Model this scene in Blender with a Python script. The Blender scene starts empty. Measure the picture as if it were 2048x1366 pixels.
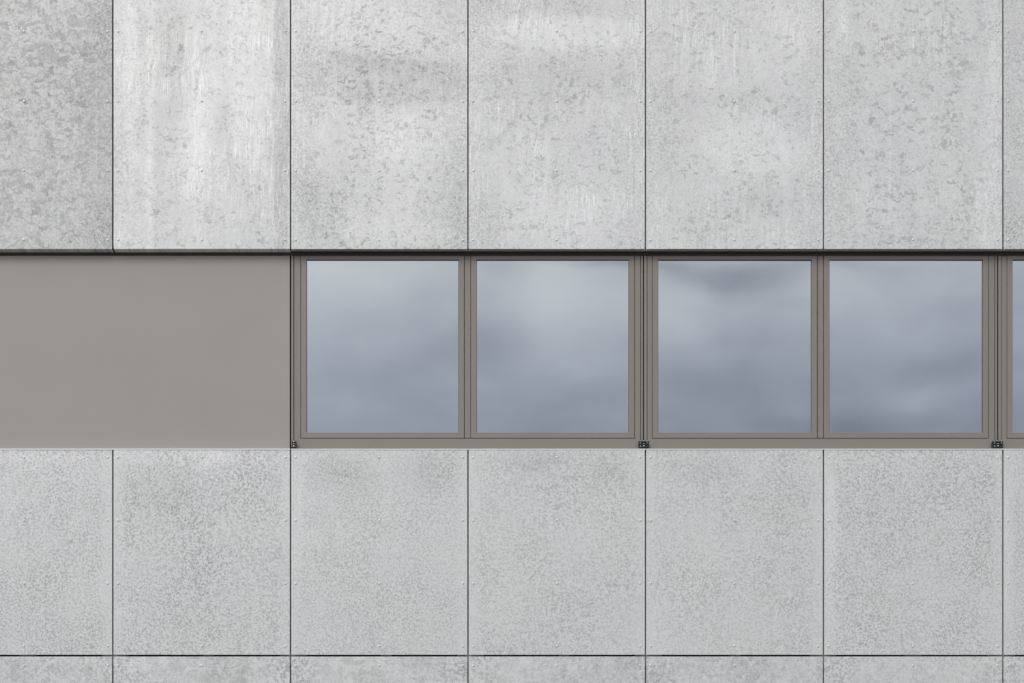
import bpy, bmesh, math, random
from mathutils import Vector
R = math.radians
random.seed(7)
sc = bpy.context.scene
COL = sc.collection

# ------------------------------------------------------------------ scale
S = 1.25 / 355.5          # metres on the facade plane for one pixel of the 2048 px photograph
D = 10.0                  # camera to facade
EYE = 1.6
HZ = 2000.0               # pixel row of the eye level (below the picture: a shift lens)
def X(px, d=0.0): return (px - 1024.0) * S * (1 + d / D)
def Z(py, d=0.0): return EYE + (HZ - py) * S * (1 + d / D)

# ------------------------------------------------------------------ camera
cam = bpy.data.cameras.new("camera")
cam.sensor_width = 36.0
cam.lens = D / S / 2048.0 * 36.0
cam.shift_y = (HZ - 683.0) / 2048.0
cam.clip_start = 0.1; cam.clip_end = 3000
cam_o = bpy.data.objects.new("camera", cam); COL.objects.link(cam_o)
cam_o.location = (0, -D, EYE); cam_o.rotation_euler = (R(90), 0, 0)
sc.camera = cam_o
sc.view_settings.view_transform = 'Standard'; sc.view_settings.look = 'None'
sc.view_settings.exposure = 0.0; sc.view_settings.gamma = 1.0
sc.view_settings.use_curve_mapping = False

# ------------------------------------------------------------------ node helper
class NT:
    def __init__(self, tree):
        self.t = tree; tree.nodes.clear()
    def n(self, typ, **kw):
        nd = self.t.nodes.new(typ)
        for k, v in kw.items(): setattr(nd, k, v)
        return nd
    def lk(self, a, b): self.t.links.new(a, b)
    def put(self, sock, v):
        if isinstance(v, bpy.types.NodeSocket): self.lk(v, sock)
        else: sock.default_value = v
    def m(self, op, a, b=0.0, c=0.0, clamp=False):
        nd = self.n('ShaderNodeMath', operation=op, use_clamp=clamp)
        self.put(nd.inputs[0], a); self.put(nd.inputs[1], b)
        if len(nd.inputs) > 2: self.put(nd.inputs[2], c)
        return nd.outputs[0]
    def vm(self, op, a, b=(0, 0, 0)):
        nd = self.n('ShaderNodeVectorMath', operation=op)
        self.put(nd.inputs[0], a); self.put(nd.inputs[1], b)
        return nd.outputs[0]
    def vscale(self, a, s):
        nd = self.n('ShaderNodeVectorMath', operation='SCALE')
        self.put(nd.inputs[0], a); self.put(nd.inputs['Scale'], s)
        return nd.outputs[0]
    def xyz(self, v):
        nd = self.n('ShaderNodeSeparateXYZ'); self.lk(v, nd.inputs[0]); return nd.outputs
    def comb(self, x, y, z):
        nd = self.n('ShaderNodeCombineXYZ')
        for i, q in enumerate((x, y, z)): self.put(nd.inputs[i], q)
        return nd.outputs[0]
    def noise(self, v, scale, detail=2.0, rough=0.5, dist=0.0, out='Fac'):
        nd = self.n('ShaderNodeTexNoise')
        self.put(nd.inputs['Vector'], v)
        nd.inputs['Scale'].default_value = scale; nd.inputs['Detail'].default_value = detail
        nd.inputs['Roughness'].default_value = rough; nd.inputs['Distortion'].default_value = dist
        return nd.outputs[out]
    def rng(self, v, a, b, c=0.0, d=1.0, smooth=True):
        nd = self.n('ShaderNodeMapRange')
        if smooth: nd.interpolation_type = 'SMOOTHSTEP'
        self.put(nd.inputs['Value'], v)
        for k, q in (('From Min', a), ('From Max', b), ('To Min', c), ('To Max', d)): self.put(nd.inputs[k], q)
        return nd.outputs['Result']
    def mixc(self, f, a, b):
        nd = self.n('ShaderNodeMix', data_type='RGBA')
        self.put(nd.inputs[0], f); self.put(nd.inputs[6], a); self.put(nd.inputs[7], b)
        return nd.outputs[2]
    def gauss(self, p, cx, cz, rx, rz, ang=0.0, power=1.0):
        """soft elliptical spot in the plane of p, 1 at its centre"""
        mp = self.n('ShaderNodeMapping', vector_type='TEXTURE')
        self.lk(p, mp.inputs['Vector'])
        mp.inputs['Location'].default_value = (cx, cz, 0)
        mp.inputs['Rotation'].default_value = (0, 0, ang)
        mp.inputs['Scale'].default_value = (rx, rz, 1)
        d = self.n('ShaderNodeVectorMath', operation='DOT_PRODUCT')
        self.lk(mp.outputs[0], d.inputs[0]); self.lk(mp.outputs[0], d.inputs[1])
        r2 = d.outputs['Value']
        if power != 1.0: r2 = self.m('POWER', r2, power)
        return self.m('EXPONENT', self.m('MULTIPLY', self.m('MINIMUM', r2, 60.0), -1.0))

# ------------------------------------------------------------------ overcast sky
SUN_EL = R(46)      # from the upper left in front of the wall
w = bpy.data.worlds.new("World"); sc.world = w; w.use_nodes = True
t = NT(w.node_tree)
sky = t.n('ShaderNodeTexSky', sky_type='NISHITA'); sky.sun_disc = False
sky.sun_elevation = SUN_EL; sky.sun_rotation = R(210)
tc = t.n('ShaderNodeTexCoord')
dx, dy, dz = t.xyz(tc.outputs['Generated'])
dirv = tc.outputs['Generated']
# drifting stratus: softly warped, wider than high
inv = t.m('DIVIDE', 1.0, t.m('MAXIMUM', t.m('MULTIPLY', dy, -1.0), 0.12))
fu, fv = t.m('MULTIPLY', dx, inv), t.m('MULTIPLY', dz, inv)      # gnomonic map of the sky facing the wall
uv = t.comb(fu, 0.0, fv)
wx = t.m('ADD', fu, t.m('MULTIPLY', t.m('SUBTRACT', t.noise(uv, 6.0, 5), 0.5), 0.070))
wz = t.m('ADD', fv, t.m('MULTIPLY', t.m('SUBTRACT', t.noise(t.vm('ADD', uv, (3, 5, 1)), 8.0, 5), 0.5), 0.045))
F = D / S
wp = t.comb(wx, wz, 0.0)
def skyspot(px, py, rx, ry, amp, ang=0.0):
    g = t.gauss(wp, (px - 1024) / F, (HZ - py) / F, rx / F, ry / F, ang, 1.35)
    return t.m('MULTIPLY', g, amp)
low = t.rng(fv, (HZ - 890) / F, (HZ - 500) / F, 0.53, 0.80, smooth=False)         # cloud base brightens with height
high = t.rng(dz, 0.36, 0.95, 0.0, 0.62)
val = t.m('ADD', low, high)
stretch = t.comb(wx, 0.0, t.m('MULTIPLY', wz, 2.2))
val = t.m('ADD', val, t.m('MULTIPLY', t.m('SUBTRACT', t.noise(stretch, 9.0, 6, 0.6), 0.5), 0.34))
val = t.m('ADD', val, t.m('MULTIPLY', t.m('SUBTRACT', t.noise(t.comb(t.m('ADD', wx, t.m('MULTIPLY', wz, 0.8)), 1.0, t.m('MULTIPLY', wz, 3.0)), 17.0, 5, 0.6, 0.3), 0.5), 0.16))
val = t.m('SUBTRACT', val, t.m('MULTIPLY', fu, 0.16))
for a in ((650, 560, 120, 60, 0.12), (870, 690, 150, 34, -0.09, 0.15), (650, 810, 130, 40, 0.09),
          (1130, 615, 130, 75, 0.15), (985, 670, 60, 70, -0.06), (1220, 534, 130, 15, -0.24), (1000, 540, 60, 20, -0.07),
          (1480, 545, 150, 36, -0.26), (1350, 625, 90, 45, 0.14), (1560, 645, 150, 24, 0.08), (1500, 775, 220, 40, -0.09),
          (1700, 600, 130, 45, 0.10, -0.3), (1700, 530, 100, 14, -0.12), (1880, 735, 130, 32, -0.11), (1850, 797, 80, 28, 0.09),
          (1720, 865, 120, 30, -0.09), (1560, 850, 70, 30, -0.06), (1080, 800, 200, 34, -0.05)):
    val = t.m('ADD', val, skyspot(*a))
val = t.m('MAXIMUM', val, 0.1)
tint = t.mixc(t.rng(val, 0.45, 1.1), (0.855, 0.93, 1.095, 1), (0.95, 1.0, 1.045, 1))
tint = t.mixc(t.rng(dz, 0.36, 0.65), tint, (1.024, 1.0, 0.966, 1))
below = t.rng(dz, -0.02, 0.02, 0.35, 1.0)
cl = t.vscale(tint, t.m('MULTIPLY', t.m('MULTIPLY', val, below), 10.0))
mixed = t.mixc(0.96, sky.outputs[0], cl)
bg = t.n('ShaderNodeBackground'); t.lk(mixed, bg.inputs[0]); bg.inputs[1].default_value = 0.1
wo = t.n('ShaderNodeOutputWorld'); t.lk(bg.outputs[0], wo.inputs[0])

sun = bpy.data.lights.new("sun", 'SUN'); sun.energy = 1.12; sun.angle = R(28); sun.color = (1.0, 0.985, 0.955)
sun_o = bpy.data.objects.new("sun", sun); COL.objects.link(sun_o)
sd = Vector((-0.50, -0.78, 0.98)).normalized()
sun_o.rotation_euler = sd.to_track_quat('Z', 'Y').to_euler()
sun_o.location = sd * 60

# ------------------------------------------------------------------ materials
def mat(name):
    m = bpy.data.materials.new(name); m.use_nodes = True
    k = NT(m.node_tree)
    p = k.n('ShaderNodeBsdfPrincipled'); o = k.n('ShaderNodeOutputMaterial'); k.lk(p.outputs[0], o.inputs[0])
    return m, k, p

def plain(name, col, rough=0.5, metal=0.0, var=0.04, scale=4.0, spec=0.5, fine=0.02):
    m, k, p = mat(name)
    tcn = k.n('ShaderNodeTexCoord').outputs['Object']
    v = k.m('ADD', 1.0, k.m('MULTIPLY', k.m('SUBTRACT', k.noise(tcn, scale, 4), 0.5), var * 2))
    v = k.m('ADD', v, k.m('MULTIPLY', k.m('SUBTRACT', k.noise(tcn, 160.0, 2), 0.5), fine * 2))
    k.lk(k.vscale((col[0], col[1], col[2]), v), p.inputs['Base Color'])
    p.inputs['Roughness'].default_value = rough; p.inputs['Metallic'].default_value = metal
    p.inputs['Specular IOR Level'].default_value = spec
    return m

M_frame = plain("powder_coated_frame", (0.256, 0.229, 0.201), 0.45, var=0.03)
M_taupe = plain("taupe_sheet", (0.358, 0.329, 0.307), 0.55, var=0.05, scale=1.6, fine=0.012)
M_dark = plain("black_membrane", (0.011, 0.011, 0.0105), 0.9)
M_shade = plain("dark_brown_shadow", (0.042, 0.036, 0.030), 0.8)  # shade under the upper sheets, put into a near-black colour
M_groove = plain("dark_gasket", (0.03, 0.028, 0.025), 0.7)
M_rail = plain("grey_support_rail", (0.5, 0.5, 0.5), 0.6)
M_flash = plain("bright_aluminium_lip", (0.84, 0.84, 0.83), 0.45, metal=0.3)
M_lip = plain("aluminium_box_lip", (0.40, 0.39, 0.385), 0.5, metal=0.2)
M_cast = plain("black_cast_metal", (0.012, 0.012, 0.012), 0.35, spec=0.6)
M_steel = plain("shiny_screw_steel", (0.62, 0.62, 0.60), 0.22, metal=0.8)
M_conc = plain("plinth_concrete", (0.30, 0.30, 0.29), 0.9, var=0.12)

def ground_mat():
    m, k, p = mat("paving")
    c = k.n('ShaderNodeTexCoord').outputs['Object']
    b = k.n('ShaderNodeTexBrick'); k.lk(c, b.inputs['Vector'])
    b.inputs['Scale'].default_value = 1.0; b.inputs['Brick Width'].default_value = 0.6; b.inputs['Row Height'].default_value = 0.3
    b.inputs['Mortar Size'].default_value = 0.006
    b.inputs['Color1'].default_value = (0.27, 0.268, 0.262, 1); b.inputs['Color2'].default_value = (0.22, 0.22, 0.215, 1)
    b.inputs['Mortar'].default_value = (0.08, 0.08, 0.08, 1)
    v = k.m('ADD', 0.85, k.m('MULTIPLY', k.noise(c, 1.3, 6), 0.3))
    k.lk(k.vscale(b.outputs['Color'], v), p.inputs['Base Color']); p.inputs['Roughness'].default_value = 0.85
    return m

def glass_mat():
    m, k, p = mat("sun_control_glass")
    c = k.n('ShaderNodeTexCoord').outputs['Object']
    p.inputs['Base Color'].default_value = (0.565, 0.585, 0.60, 1)
    p.inputs['Metallic'].default_value = 1.0
    k.put(p.inputs['Roughness'], k.rng(k.noise(c, 3.0, 3), 0.3, 0.7, 0.02, 0.05))
    b = k.n('ShaderNodeBump'); b.inputs['Strength'].default_value = 0.06; b.inputs['Distance'].default_value = 0.02
    k.lk(k.noise(c, 1.6, 1), b.inputs['Height']); k.lk(b.outputs[0], p.inputs['Normal'])
    return m
M_glass = glass_mat()

def galv(name, seed, tone=0.70, flake=0.10, fscale=26.0, thr=0.72, fine=0.05, nscale=70.0,
         streak=0.05, wipe=0.05, vert=0.05, dn=0.7, flo=0.45, spots=(), W=1.24, H=1.5, cx=0, cy=0, edge=0.0, cool=0.0):
    """hot-dip galvanised sheet: crystal flakes, fine spangle, wiped haze, brush streaks"""
    m, k, p = mat(name)
    c0 = k.n('ShaderNodeTexCoord').outputs['Object']
    x, y, z = k.xyz(c0)
    rs = random.Random(seed)
    off = (rs.uniform(-40, 40), rs.uniform(-40, 40), rs.uniform(-40, 40))
    c = k.vm('ADD', k.comb(x, 0.0, z), off)
    cxs, _, czs = k.xyz(c)
    # large soft haze
    big = k.m('SUBTRACT', k.noise(c, 1.7, 3, 0.55, 0.4), 0.5)
    v = k.m('ADD', tone, k.m('MULTIPLY', big, wipe * 2.2))
    vs = k.comb(k.m('ADD', k.m('MULTIPLY', cxs, 5.0), k.m('MULTIPLY', czs, 0.25)), 0.0, k.m('MULTIPLY', czs, 0.55))
    v = k.m('ADD', v, k.m('MULTIPLY', k.m('SUBTRACT', k.noise(vs, 1.6, 4, 0.6), 0.5), vert * 2.2))
    # crystal flakes, ragged
    wv = k.vscale(k.vm('SUBTRACT', k.noise(c, 30.0, 3, 0.6, 0, 'Color'), (0.5, 0.5, 0.5)), 0.085)
    wv2 = k.vscale(k.vm('SUBTRACT', k.noise(c, 9.0, 2, 0.5, 0, 'Color'), (0.5, 0.5, 0.5)), 0.12)
    cw = k.vm('ADD', k.vm('ADD', c, wv), wv2)
    aniso = k.vm('MULTIPLY', cw, (0.75, 1, 1.35))
    vo = k.n('ShaderNodeTexVoronoi'); k.lk(aniso, vo.inputs['Vector']); vo.inputs['Scale'].default_value = fscale
    r, g_, b_ = k.xyz(vo.outputs['Color'])
    exx = k.m('ADD', k.m('ABSOLUTE', x), k.m('MULTIPLY', k.m('SUBTRACT', k.noise(c, 4.0, 3), 0.5), 0.22))
    inner = k.rng(exx, W / 2 - 0.26, W / 2 - 0.06, 1.0, 0.35)
    dens = k.m('MULTIPLY', k.m('SUBTRACT', k.noise(c, 4.5, 4, 0.6), 0.5), dn)
    thv = k.m('SUBTRACT', thr, dens)
    f1 = k.m('MULTIPLY', k.m('MULTIPLY', k.rng(k.m('SUBTRACT', r, thv), 0.0, 0.07), inner), k.m('ADD', 0.45, k.m('MULTIPLY', g_, 0.6)))
    vo2 = k.n('ShaderNodeTexVoronoi'); k.lk(cw, vo2.inputs['Vector']); vo2.inputs['Scale'].default_value = fscale * 2.6
    r2, g2, b2 = k.xyz(vo2.outputs['Color'])
    f2 = k.m('MULTIPLY', k.rng(k.m('SUBTRACT', r2, k.m('SUBTRACT', thr, k.m('MULTIPLY', dens, 0.6))), 0.0, 0.12), 0.6)
    fl = k.m('MAXIMUM', f1, f2)
    v = k.m('SUBTRACT', v, k.m('MULTIPLY', fl, flake))
    # fine spangle (curly)
    em = 1.0
    if edge:
        ex = k.m('ADD', k.m('ABSOLUTE', k.m('ADD', x, 0.0)), k.m('MULTIPLY', k.m('SUBTRACT', k.noise(c, 5.0, 2), 0.5), 0.10))
        em = k.rng(ex, W / 2 - 0.10, W / 2 - 0.03, 1.0, 1.0 - edge)
    fn = k.noise(c, nscale, 2, 0.55, 0.9)
    fn = k.rng(fn, 0.46, 0.585)
    if not edge: em = k.m('SUBTRACT', 1.9, inner)
    fm = k.rng(k.noise(c, 2.6, 4, 0.6), 0.30, 0.68, flo, 1.1)
    fa = k.m('MULTIPLY', k.m('MULTIPLY', fn, fm), k.m('MULTIPLY', em, fine))
    v = k.m('SUBTRACT', v, fa)
    gr = k.m('SUBTRACT', k.noise(c, nscale * 3.2, 2), 0.5)
    v = k.m('ADD', v, k.m('MULTIPLY', gr, 0.14))
    mid = k.m('SUBTRACT', k.noise(cw, nscale * 0.4, 3, 0.6, 0.6), 0.5)
    v = k.m('ADD', v, k.m('MULTIPLY', mid, 0.21 if not edge else 0.06))
    # brushed hairlines, slightly leaning
    if streak:
        sx = k.m('ADD', cxs, k.m('ADD', k.m('MULTIPLY', czs, -0.05), k.m('MULTIPLY', k.m('SUBTRACT', k.noise(c, 3.0, 2), 0.5), 0.10)))
        sv = k.comb(k.m('MULTIPLY', sx, 170.0), 0.0, k.m('MULTIPLY', czs, 6.5))
        st = k.rng(k.noise(sv, 1.0, 2, 0.5), 0.54, 0.74)
        sm = k.rng(k.noise(k.vm('ADD', c, (7, 7, 7)), 2.2, 3), 0.44, 0.64, 0.08, 1.0)
        v = k.m('ADD', v, k.m('MULTIPLY', k.m('MULTIPLY', st, sm), streak))
        sv2 = k.comb(k.m('MULTIPLY', sx, 45.0), 0.0, k.m('MULTIPLY', czs, 2.2))
        v = k.m('ADD', v, k.m('MULTIPLY', k.m('MULTIPLY', k.m('SUBTRACT', k.noise(sv2, 1.0, 3), 0.5), sm), streak * 1.1))
    # individual wipe marks, runs and scratches of this sheet
    if spots:
        jx = k.m('ADD', x, k.m('MULTIPLY', k.m('SUBTRACT', k.noise(c, 9.0, 4), 0.5), 0.035))
        jz = k.m('ADD', z, k.m('MULTIPLY', k.m('SUBTRACT', k.noise(k.vm('ADD', c, (2, 3, 4)), 9.0, 4), 0.5), 0.035))
        pt, pj = k.comb(x, z, 0.0), k.comb(jx, jz, 0.0)
        tex = k.noise(k.comb(k.m('MULTIPLY', cxs, 60.0), 0.0, k.m('MULTIPLY', czs, 9.0)), 1.0, 4, 0.6)
        for q in spots:
            px_, py_, rx, ry, amp = q[:5]
            ang = q[5] if len(q) > 5 else 0.0
            pw = q[6] if len(q) > 6 else 1.0
            thin = min(rx, ry) < 6
            g = k.gauss(pt if thin else pj, (px_ - cx) * S, (cy - py_) * S, rx * S, ry * S, ang, pw)
            if not (thin and ang == 0): g = k.m('MULTIPLY', g, k.rng(tex, 0.3, 0.7, 0.55, 1.25))
            v = k.m('ADD', v, k.m('MULTIPLY', g, amp))
    v = k.m('MAXIMUM', v, 0.2)
    col = k.mixc(k.rng(k.noise(k.vm('ADD', c, (9, 1, 5)), 2.4, 3), 0.35, 0.65), (0.998, 1.0, 0.99, 1), (0.998, 0.996, 1.003, 1))
    if cool: col = k.mixc(cool, col, (0.975, 0.995, 1.035, 1))
    k.lk(k.vscale(col, v), p.inputs['Base Color'])
    p.inputs['Metallic'].default_value = 0.2
    k.put(p.inputs['Roughness'], k.m('ADD', 0.46, k.m('MULTIPLY', fl, 0.08)))
    b = k.n('ShaderNodeBump'); b.inputs['Strength'].default_value = 0.25; b.inputs['Distance'].default_value = 0.02
    k.lk(k.noise(c, 1.8, 2, 0.4), b.inputs['Height']); k.lk(b.outputs[0], p.inputs['Normal'])
    return m

# ------------------------------------------------------------------ mesh helpers
def box(bm, x0, x1, y0, y1, z0, z1):
    vs = [bm.verts.new((x, y, z)) for x in (x0, x1) for y in (y0, y1) for z in (z0, z1)]
    for f in ((0, 1, 3, 2), (4, 6, 7, 5), (0, 4, 5, 1), (2, 3, 7, 6), (0, 2, 6, 4), (1, 5, 7, 3)):
        bm.faces.new([vs[i] for i in f])
def obj(name, bm, m, parent=None, loc=(0, 0, 0), bevel=0.0, seg=2, smooth=False):
    bmesh.ops.recalc_face_normals(bm, faces=bm.faces)
    if bevel:
        bmesh.ops.bevel(bm, geom=list(bm.edges), offset=bevel, segments=seg, profile=0.5, affect='EDGES', clamp_overlap=True)
    me = bpy.data.meshes.new(name); bm.to_mesh(me); bm.free()
    if m: me.materials.append(m)
    if smooth:
        for f in me.polygons: f.use_smooth = True
    o = bpy.data.objects.new(name, me); COL.objects.link(o)
    o.location = loc
    if parent: o.parent = parent
    return o
def empty(name, loc, parent=None):
    o = bpy.data.objects.new(name, None); COL.objects.link(o); o.location = loc
    if parent: o.parent = parent
    return o
def ring(bm, x0, x1, z0, z1, wl, wr, wb, wt, y0, y1, mitre=0.0):
    """rectangular ring with mitred corners"""
    o_ = [(x0, z0), (x1, z0), (x1, z1), (x0, z1)]
    i_ = [(x0 + wl, z0 + wb), (x1 - wr, z0 + wb), (x1 - wr, z1 - wt), (x0 + wl, z1 - wt)]
    vo = {}
    for key, pts in (('o', o_), ('i', i_)):
        for yy, ky in ((y0, 'f'), (y1, 'b')):
            vo[key + ky] = [bm.verts.new((px, yy, pz)) for px, pz in pts]
    for a in range(4):
        b = (a + 1) % 4
        bm.faces.new([vo['of'][a], vo['of'][b], vo['if'][b], vo['if'][a]])
        bm.faces.new([vo['ob'][b], vo['ob'][a], vo['ib'][a], vo['ib'][b]])
        bm.faces.new([vo['ob'][a], vo['ob'][b], vo['of'][b], vo['of'][a]])
        bm.faces.new([vo['if'][a], vo['if'][b], vo['ib'][b], vo['ib'][a]])

# ------------------------------------------------------------------ ground
bm = bmesh.new(); bmesh.ops.create_grid(bm, x_segments=1, y_segments=1, size=900)
g = obj('ground', bm, ground_mat()); g['kind'] = 'structure'

# ------------------------------------------------------------------ building
B = empty('building', (0, 0, 0))
B['label'] = 'building front clad in riveted galvanised steel sheets with a band of taupe framed windows'
B['category'] = 'building'

JO = [-840.5, -485, -129.5, 225.6, 581, 936, 1291, 1647, 2005.8, 2361, 2717, 3072]
GAP = 1.45      # half joint, px
TOPY = -500
Y_UB, Y_LT, Y_LB, Y_3T, Y_3B = 498.0, 899.2, 1309.6, 1313.1, 1727.0
DW = 0.055       # depth of the window fronts
WALLD = 0.34

bm = bmesh.new()
box(bm, X(-880), X(3110), WALLD, 9.0, 0.0, Z(TOPY) + 0.25)
obj('wall', bm, M_dark, B)
bm = bmesh.new()
box(bm, X(-845), X(3076), 0.03, WALLD - 0.004, 0.002, Z(1730) )
obj('plinth', bm, M_conc, B, bevel=0.008)
bm = bmesh.new()
box(bm, X(-860), X(3090), -0.03, 0.6, Z(TOPY) + 0.02, Z(TOPY) + 0.10)
obj('parapet_cap', bm, M_flash, B, bevel=0.006)

# rivet master
def rivet_mesh(m):
    bm = bmesh.new()
    prof = [(0.0088, 0.0), (0.0085, 0.0012), (0.0070, 0.0027), (0.0038, 0.0037), (0.0, 0.0040)]
    n = 14; rings = []
    for r_, h in prof[:-1]:
        rings.append([bm.verts.new((r_ * math.cos(2 * math.pi * i / n), -h, r_ * math.sin(2 * math.pi * i / n))) for i in range(n)])
    tip = bm.verts.new((0, -prof[-1][1], 0))
    for a, b in zip(rings, rings[1:]):
        for i in range(n): bm.faces.new([a[i], a[(i + 1) % n], b[(i + 1) % n], b[i]])
    for i in range(n): bm.faces.new([rings[-1][i], rings[-1][(i + 1) % n], tip])
    bmesh.ops.recalc_face_normals(bm, faces=bm.faces)
    me = bpy.data.meshes.new('rivet'); bm.to_mesh(me); bm.free(); me.materials.append(m)
    for f in me.polygons: f.use_smooth = True
    return me
RIV = rivet_mesh(plain("rivet_metal", (0.70, 0.70, 0.70), 0.42, metal=0.25))

RC = {2: (47, 215), 3: (236, 403, 571), 4: (591.5, 759, 926), 5: (947, 1114, 1281), 6: (1302, 1470, 1637), 7: (1658, 1827, 1996), 8: (2017,)}
def rivcols(i):
    a, b = JO[i], JO[i + 1]
    return (a + 10.5, (a + b) / 2, b - 10.3)
ROWS = {'u': (-216, -77, 62.5, 202.5, 341.3, 479.7), 'm': (914.8, 1041, 1167, 1292.3), 'l': (1331.3, 1450, 1575, 1705)}

TH = 0.004
def panel(i, row, py0, py1, flange=0.0, **kw):
    a, b = JO[i] + GAP, JO[i + 1] - GAP
    cx, cy = (a + b) / 2, (py0 + py1) / 2
    W, H = (b - a) * S, (py1 - py0) * S
    bm = bmesh.new()
    if flange:   # front sheet with its lower edge folded back under the band
        x0, x1 = -W / 2, W / 2
        prof = [(0, H / 2), (0, -H / 2), (flange, -H / 2), (flange, -H / 2 + TH), (TH, -H / 2 + TH), (TH, H / 2)]
        L = [bm.verts.new((x0, y, z)) for y, z in prof]; Rr = [bm.verts.new((x1, y, z)) for y, z in prof]
        n = len(prof)
        for q in range(n): bm.faces.new([L[q], L[(q + 1) % n], Rr[(q + 1) % n], Rr[q]])
        bm.faces.new([L[0], L[1], L[4], L[5]]); bm.faces.new([L[1], L[2], L[3], L[4]])
        bm.faces.new([Rr[0], Rr[5], Rr[4], Rr[1]]); bm.faces.new([Rr[1], Rr[4], Rr[3], Rr[2]])
    else:
        box(bm, -W / 2, W / 2, 0, TH, -H / 2, H / 2)
    m = galv('galvanised_sheet', seed=100 * 'uml'.index(row) + i, W=W, H=H, cx=cx, cy=cy, **kw)
    o = obj('cladding_panel', bm, m, B, loc=(X(cx), random.uniform(-.0004, .0004), Z(cy) + random.uniform(-.0005, .0005)), bevel=0.0011, seg=2)
    o.rotation_euler = (random.uniform(-.0006, .0006), random.uniform(-.0004, .0004), random.uniform(-.0012, .0012))
    if 2 <= i <= 8:
        for ci, rx in enumerate(rivcols(i)):
            if not (0 < rx < 2048): continue
            for ry in ROWS[row]:
                if not (0 < ry < 1366): continue
                r_ = bpy.data.objects.new('rivet', RIV); COL.objects.link(r_); r_.parent = o
                r_.location = ((rx - cx) * S + random.uniform(-.0015, .0015), 0.0, (cy - ry) * S + random.uniform(-.0012, .0012))
    return o

# sheets of the upper band: large flakes and wiped haze (marks given in photograph pixels on the sheet)
U = {
 2: dict(tone=0.563, flake=0.165, fscale=30, thr=0.61, dn=0.5, fine=0.102, streak=0.041, wipe=0.05, spots=((60, 380, 120, 120, 0.046), (200, 130, 60, 200, -0.046), (193, 220, 1.5, 150, 0.07))),
 3: dict(tone=0.695, flake=0.187, fscale=47, thr=0.84, fine=0.085, streak=0.321, wipe=0.04, vert=0.06,
         spots=((262, 150, 14, 220, 0.078, 0, 2), (350, 150, 34, 150, -0.124), (395, 240, 60, 130, 0.093), (498, 130, 44, 230, 0.085, 0.02, 4),
                (546, 200, 6, 260, 0.062), (562, 240, 17, 400, -0.105, 0, 5), (440, 60, 30, 200, 0.05, -0.04, 3), (385, 330, 60, 60, 0.05), (392, 240, 18, 260, 0.04, 0.03, 3), (376, 136, 58, 3.4, -0.11, 0.78), (360, 152, 50, 14, 0.046, 0.78), (414, 98, 7, 6, -0.124),
                (440, 240, 14, 60, -0.124), (310, 420, 10, 150, -0.046), (300, 330, 10, 300, 0.078))),
 4: dict(tone=0.725, flake=0.22, fscale=41, thr=0.81, fine=0.119, streak=0.181, wipe=0.05,
         spots=((790, 162, 200, 50, -0.085, -0.03, 4), (800, 130, 140, 22, -0.04, -0.3), (800, 460, 120, 28, 0.05, 0, 3), (690, 290, 60, 60, -0.03), (800, 290, 120, 60, 0.078), (630, 440, 60, 90, -0.078), (770, 50, 130, 50, 0.062), (759, 90, 2.0, 22, 0.10), (920, 440, 20, 70, -0.078), (700, 115, 60, 12, -0.093, -0.3))),
 5: dict(tone=0.728, flake=0.205, fscale=43, thr=0.83, fine=0.102, streak=0.321, wipe=0.04,
         spots=((1140, 67, 175, 34, 0.075, -0.01, 5), (1080, 10, 150, 20, -0.078), (1120, 162, 170, 50, -0.05, 0, 4), (1010, 262, 34, 7, -0.124, 0.9), (1150, 420, 120, 70, 0.078), (1114, 215, 1.6, 16, 0.10), (970, 440, 30, 80, -0.062))),
 6: dict(tone=0.744, flake=0.200, fscale=41, thr=0.84, fine=0.102, streak=0.281, wipe=0.05,
         spots=((1469, 120, 1.8, 55, 0.13), (1472, 220, 4.0, 22, 0.07), (1600, 60, 60, 60, 0.078), (1510, 300, 110, 60, 0.07, 0, 2.5), (1540, 410, 90, 30, -0.05), (1340, 250, 50, 200, -0.046), (1450, 200, 120, 20, -0.062), (1452, 120, 2, 50, 0.05, 0.12), (1503, 60, 2.5, 60, 0.05, 0.1))),
 7: dict(tone=0.733, flake=0.215, fscale=36, thr=0.79, fine=0.102, streak=0.201, wipe=0.035,
         spots=((1827, 85, 1.8, 18, 0.20), (1990, 200, 22, 300, 0.078), (1684, 40, 12, 60, 0.109), (1780, 300, 2.5, 200, 0.06), (1890, 80, 1.5, 60, 0.07), (1828, 215, 2.5, 25, 0.06), (1970, 420, 20, 100, 0.093))),
 8: dict(tone=0.718, flake=0.149, fscale=47, thr=0.76, fine=0.136, streak=0.061, wipe=0.05),
}
for i in range(len(JO) - 1):
    kw = U.get(i, dict(tone=0.63, flake=0.15, fscale=34, thr=0.88, fine=0.06, streak=0.1))
    o = panel(i, 'u', TOPY, Y_UB, flange=0.047 if i <= 3 else 0.0, **kw)
    if i == 2: o['label'] = 'sheet with coarse dark flakes'
    if i == 3: o['label'] = 'brightest sheet with vertical wipe bands and a diagonal scratch'
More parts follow.
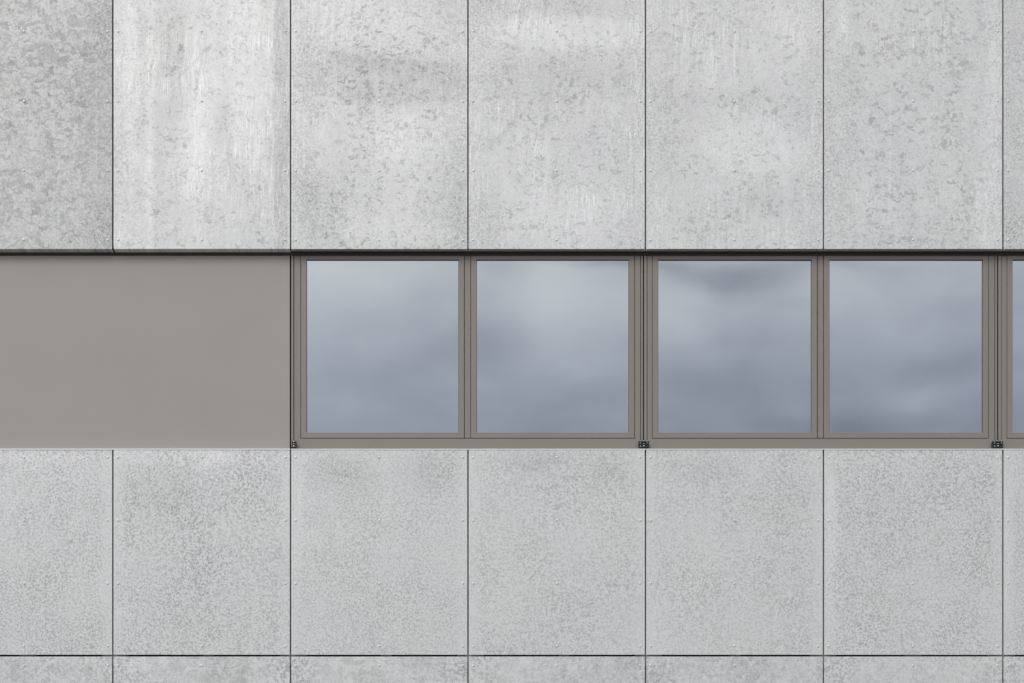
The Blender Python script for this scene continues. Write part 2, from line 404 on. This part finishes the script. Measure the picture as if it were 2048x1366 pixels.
Mm = {
 2: dict(tone=0.724, fine=0.252, spots=((80, 915, 140, 16, 0.06), (50, 1200, 80, 90, -0.02))),
 3: dict(tone=0.724, fine=0.266, spots=((400, 912, 170, 18, 0.06), (330, 990, 90, 45, -0.06), (420, 940, 25, 60, 0.04), (350, 1150, 60, 90, -0.02))),
 4: dict(tone=0.728, fine=0.221, spots=((690, 945, 60, 34, -0.085), (860, 945, 50, 42, -0.085), (600, 1000, 14, 90, 0.04), (770, 1000, 14, 120, 0.02))),
 5: dict(tone=0.728, fine=0.207, spots=((1070, 925, 60, 22, -0.10), (1210, 935, 50, 40, -0.06))),
 6: dict(tone=0.738, fine=0.207, spots=((1400, 935, 70, 28, -0.07), (1560, 1000, 60, 40, -0.02))),
 7: dict(tone=0.746, fine=0.252, spots=((1664, 1090, 14, 150, 0.06, 0, 2), (1760, 1040, 60, 60, -0.02))),
 8: dict(tone=0.734, fine=0.207, spots=((2015, 1080, 14, 160, 0.04),)),
}
for i in range(len(JO) - 1):
    kw = dict(flake=0.035, fscale=40, thr=0.62, nscale=76, streak=0.02, wipe=0.015, vert=0.015, edge=0.45, flo=0.6)
    kw.update(Mm.get(i, dict(tone=0.724, fine=0.236)))
    panel(i, 'm', Y_LT, Y_LB, **kw)
for i in range(len(JO) - 1):
    kw = dict(tone=0.720, flake=0.12, fscale=20, thr=0.62, fine=0.147, nscale=48, streak=0.03, wipe=0.05, vert=0.03)
    if i == 5: kw.update(flake=0.11, spots=((1130, 1360, 60, 30, -0.05), (1250, 1335, 25, 18, -0.06)))
    if i == 3: kw.update(spots=((450, 1350, 60, 30, -0.06), (270, 1335, 15, 20, 0.05)))
    if i in (7, 8): kw.update(flake=0.05, tone=0.728)
    panel(i, 'l', Y_3T, Y_3B, **kw)

# grey rails the sheets are riveted to; where one shows through a joint the line turns lighter
RD = 0.030
RAILS = [(203.5, 256), (560, 613.5), (914, 968), (1269.5, 1323.5), (1620.4, 1672), (1974.5, 2029)]
MIDR = [(38, 70), (406.5, 426.5), (762, 783), (1118.5, 1138), (1460, 1480), (1809, 1842)]
def rail(a, b, py0, py1):
    bm = bmesh.new()
    box(bm, X(a, RD), X(b, RD), RD, RD + 0.05, Z(py1, RD), Z(py0, RD))
    obj('support_rail', bm, M_rail, B, bevel=0.002)
for a, b in RAILS + [(JO[i] - 25, JO[i] + 25) for i in (0, 1, 2, 9, 10, 11)]:
    rail(a, b, TOPY + 5, 494); rail(a, b, 905, 1726)
for a, b in MIDR:
    rail(a, b, 905, 1726)

# ------------------------------------------------------------------ sill flashing and band
segs = [(-840, 581.0 - 0.8), (581.0 + 0.8, 1291), (1291.6, 2005), (2005.6, 3070)]
for n_, (a, b) in enumerate(segs):
    bm = bmesh.new()
    zt = Z(896.9, -0.002)
    prof = [(0.003, zt), (-0.003, zt - 0.0068), (-0.003, zt - 0.0076), (0.003, zt - 0.0076), (0.33, zt - 0.002), (0.33, zt + 0.001)]
    L = [bm.verts.new((X(a), y, z)) for y, z in prof]; Rr = [bm.verts.new((X(b), y, z)) for y, z in prof]
    k = len(prof)
    for q in range(k): bm.faces.new([L[q], L[(q + 1) % k], Rr[(q + 1) % k], Rr[q]])
    bm.faces.new(L); bm.faces.new(Rr[::-1])
    obj('sill_flashing', bm, M_flash, B)

# taupe flat panel
DP = 0.0525
bm = bmesh.new()
box(bm, X(-838, DP), X(579.6, DP), DP, DP + 0.03, Z(899, DP), Z(488, DP))
ip = obj('infill_panel', bm, M_taupe, B, bevel=0.002)
ip['label'] = 'plain taupe infill panel left of the windows'

# dark lining of the slot over the windows
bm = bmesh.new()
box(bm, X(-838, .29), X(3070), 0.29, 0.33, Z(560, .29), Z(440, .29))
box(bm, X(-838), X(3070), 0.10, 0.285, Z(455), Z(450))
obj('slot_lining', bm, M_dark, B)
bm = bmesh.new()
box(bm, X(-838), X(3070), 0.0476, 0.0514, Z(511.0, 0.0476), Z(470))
obj('shadow_strip', bm, M_shade, B, bevel=0.0008)  # dark strip added to stand for the shadow gap under the upper band

# aluminium blind box lips along the window heads
for a, b in ((582.5, 935.4), (936.6, 1290.6), (1291.4, 1646.6), (1647.4, 2004.7), (2006.3, 3070)):
    dd = 0.020
    bm = bmesh.new()
    zb = Z(500.9, dd)
    wide = a > 1640
    box(bm, X(a, dd), X(b, dd), dd, dd + 0.012, zb, zb + (0.006 if not wide else 0.0095))
    box(bm, X(a, dd), X(b, dd), dd + 0.0125, dd + 0.016, zb + 0.003, zb + 0.05)
    obj('blind_box_lip', bm, M_lip, B, bevel=0.0006, seg=1)

# ------------------------------------------------------------------ windows
RB = 0.05       # body depth of the profiles
def window(x0, offs, tilt):
    """x0: left outer pixel; offs: pixel positions of the profiles"""
    wn = empty('window', (X(x0, DW), DW, Z(896.6, DW)), B)
    L = wn.location
    def bx(bm, a, b, pyb, pyt, d0=DW, d1=None, dd=DW):
        box(bm, X(a, dd) - L.x, X(b, dd) - L.x, d0 - DW, (d1 or d0 + RB) - DW, Z(pyb, dd) - L.z, Z(pyt, dd) - L.z)
    g0, g1, f0, f1, s0, s1, m0, m1, s2, s3, f2, f3, g2, g3 = offs
    YB, YT = 896.6, 486
    bm = bmesh.new()      # fixed frame: two jambs, bottom rail, head as one ring
    ring(bm, X(f0, DW) - L.x, X(f3, DW) - L.x, 0.0, Z(YT, DW) - L.z,
         X(f1, DW) - X(f0, DW), X(f3, DW) - X(f2, DW), Z(877.1, DW) - Z(YB, DW), Z(YT, DW) - Z(507, DW), 0.0, RB)
    obj('frame', bm, M_frame, wn, bevel=0.0012)
    bm = bmesh.new()      # dark gasket sheet that shows in the grooves
    bx(bm, g0 - 1, f0 + 4, YB - 1.5, YT, DW + 0.012, DW + 0.06)
    bx(bm, f1 - 2, s0 + 3, 879, 500, DW + 0.010, DW + 0.06)
    bx(bm, s1 - 3, s2 + 3, 879, 500, DW + 0.010, DW + 0.06)
    bx(bm, s3 - 3, f2 + 2, 879, 500, DW + 0.010, DW + 0.06)
    bx(bm, s0, s3, 879, 874, DW + 0.011, DW + 0.061)
    bx(bm, f3 - 4, g3 + 1, YB - 1.5, YT, DW + 0.012, DW + 0.06)
    obj('gasket', bm, M_groove, wn)
    for a, b in ((g0, g1), (g2, g3)):
        bm = bmesh.new(); bx(bm, a, b, 894, YT, DW - 0.003, DW + 0.011)
        obj('guide_rail', bm, M_frame, wn, bevel=0.001)
    bm = bmesh.new(); bx(bm, m0, m1, 875.6, 503, DW + 0.002, DW + 0.0095)
    obj('mullion', bm, M_frame, wn, bevel=0.001)
    for j, (a, b) in enumerate(((s0, s1), (s2, s3))):
        bm = bmesh.new()
        rw = 11.0 * S * (1 + DW / D)
        ring(bm, X(a, DW) - L.x, X(b, DW) - L.x, Z(876.0, DW) - L.z, Z(508.0, DW) - L.z, rw, rw, rw, rw, -0.001, 0.04)
        obj('sash', bm, M_frame, wn, bevel=0.0012)
        bm = bmesh.new(); ring(bm, X(a, DW) - L.x + rw - .0005, X(b, DW) - L.x - rw + .0005, Z(876.0, DW) - L.z + rw - .001, Z(508.0, DW) - L.z - rw + .0005, 0.0026, 0.0026, 0.0004, 0.0022, 0.006, 0.0095)
        obj('glazing_gasket', bm, M_groove, wn)
        gd = DW + 0.010
        cxp, czp = (X(a + 9, gd) + X(b - 9, gd)) / 2, (Z(868, gd) + Z(516, gd)) / 2
        hw, hh = (X(b - 9, gd) - X(a + 9, gd)) / 2, (Z(516, gd) - Z(868, gd)) / 2
        bm = bmesh.new(); box(bm, -hw, hw, 0, 0.006, -hh, hh)
        p = obj('pane', bm, M_glass, wn, loc=(cxp - L.x, gd - DW, czp - L.z))
        p.rotation_euler = (tilt[j][0], 0, tilt[j][1])
    return wn

W1 = (582.6, 587.0, 588.4, 601.0, 602.0, 928.1, 929.3, 941.0, 942.1, 1268.6, 1269.7, 1280.8, 1281.9, 1285.8)
W2 = (1288.2, 1293.6, 1294.8, 1304.2, 1305.1, 1634.0, 1635.6, 1646.8, 1648.0, 1976.6, 1977.7, 1989.2, 1990.3, 1994.0)
W3 = (1996.6, 2002.3, 2003.4, 2013.4, 2014.4, 2344, 2345.5, 2357, 2358, 2687, 2688, 2700, 2701, 2705)
mr = 0.001
window(582, W1, ((0.0, 0.0), (0.4 * mr, -0.8 * mr)))
window(1288, W2, ((-0.5 * mr, 0.8 * mr), (0.3 * mr, 1.0 * mr)))
window(1996, W3, ((0.5 * mr, -0.6 * mr), (0, 0)))
# blank end frame beyond the picture
bm = bmesh.new(); box(bm, X(2708), X(3070), DP, DP + 0.03, Z(899, DP), Z(488, DP))
obj('infill_panel', bm, M_taupe, B, bevel=0.002)

# ------------------------------------------------------------------ cable guide brackets under the guide rails
def bracket(x0, x1, cols, dots, lean=0.0):
    d = DW - 0.034
    e = empty('guide_bracket', (X((x0 + x1) / 2, d), d, Z(888.5, d)), B)
    e['label'] = 'small black bracket with bright screws'
    def P(px, py): return ((px - (x0 + x1) / 2) * S, (888.5 - py) * S)
    bm = bmesh.new()
    for n_, (a, b) in enumerate(cols):
        (xa, zt), (xb, zb) = P(a, 881.8), P(b, 895.3)
        box(bm, xa, xb, 0.004, 0.030, zb + .002, zt - .001)
        for yy in (883.4, 888.2, 893.6):                 # rounded knuckles across the clamp
            zc = P(0, yy)[1]; n = 10
            r_ = 0.0072
            la = [bm.verts.new((xa - .001, 0.006 - r_ * math.cos(2 * math.pi * q / n), zc + r_ * math.sin(2 * math.pi * q / n))) for q in range(n)]
            lb = [bm.verts.new((xb + .001, v.co.y, v.co.z)) for v in la]
            for q in range(n): bm.faces.new([la[q], la[(q + 1) % n], lb[(q + 1) % n], lb[q]])
            bm.faces.new(la); bm.faces.new(lb[::-1])
    box(bm, P(x0 + 1, 0)[0], P(x1 - 1, 0)[0], 0.008, 0.034, P(0, 894.6)[1], P(0, 882.6)[1])
    obj('clamp', bm, M_cast, e, bevel=0.0008, seg=1)
    for (dx_, dy_, rw, rh) in dots:
        bm = bmesh.new()
        bmesh.ops.create_uvsphere(bm, u_segments=12, v_segments=8, radius=1.0)
        for v in bm.verts: v.co = Vector((v.co.x * rw * S, v.co.y * 0.005, v.co.z * rh * S))
        x_, z_ = P(dx_, dy_)
        obj('screw', bm, M_steel, e, loc=(x_, -0.0025, z_), smooth=True)
    # stem that carries the clamp off the frame
    bm = bmesh.new(); xm = 0.0
    box(bm, -0.008, 0.008, 0.031, 0.0345, -0.012, 0.012)
    obj('stem', bm, M_cast, e)
bracket(584.0, 592.4, ((584.2, 592.2),), ((588, 883.6, 1.9, 1.2), (588, 888.2, 1.6, 0.9), (588, 892.4, 1.9, 1.2)))
for c in (1287.6, 1995.8):
    bracket(c - 10.8, c + 10.6, ((c - 10.4, c - 3.6), (c - 3.2, c + 3.2), (c + 3.6, c + 10.4)),
            ((c - 6.2, 882.6, 1.9, 0.7), (c - 0.2, 882.2, 1.7, 0.9), (c + 6.8, 882.4, 2.0, 0.8),
             (c - 6.8, 886.6, 1.7, 0.8), (c, 887.4, 1.4, 0.8), (c + 6.8, 886.2, 1.5, 0.9),
             (c - 6.6, 892.6, 1.2, 1.1), (c + 0.2, 891.9, 1.7, 1.3)))
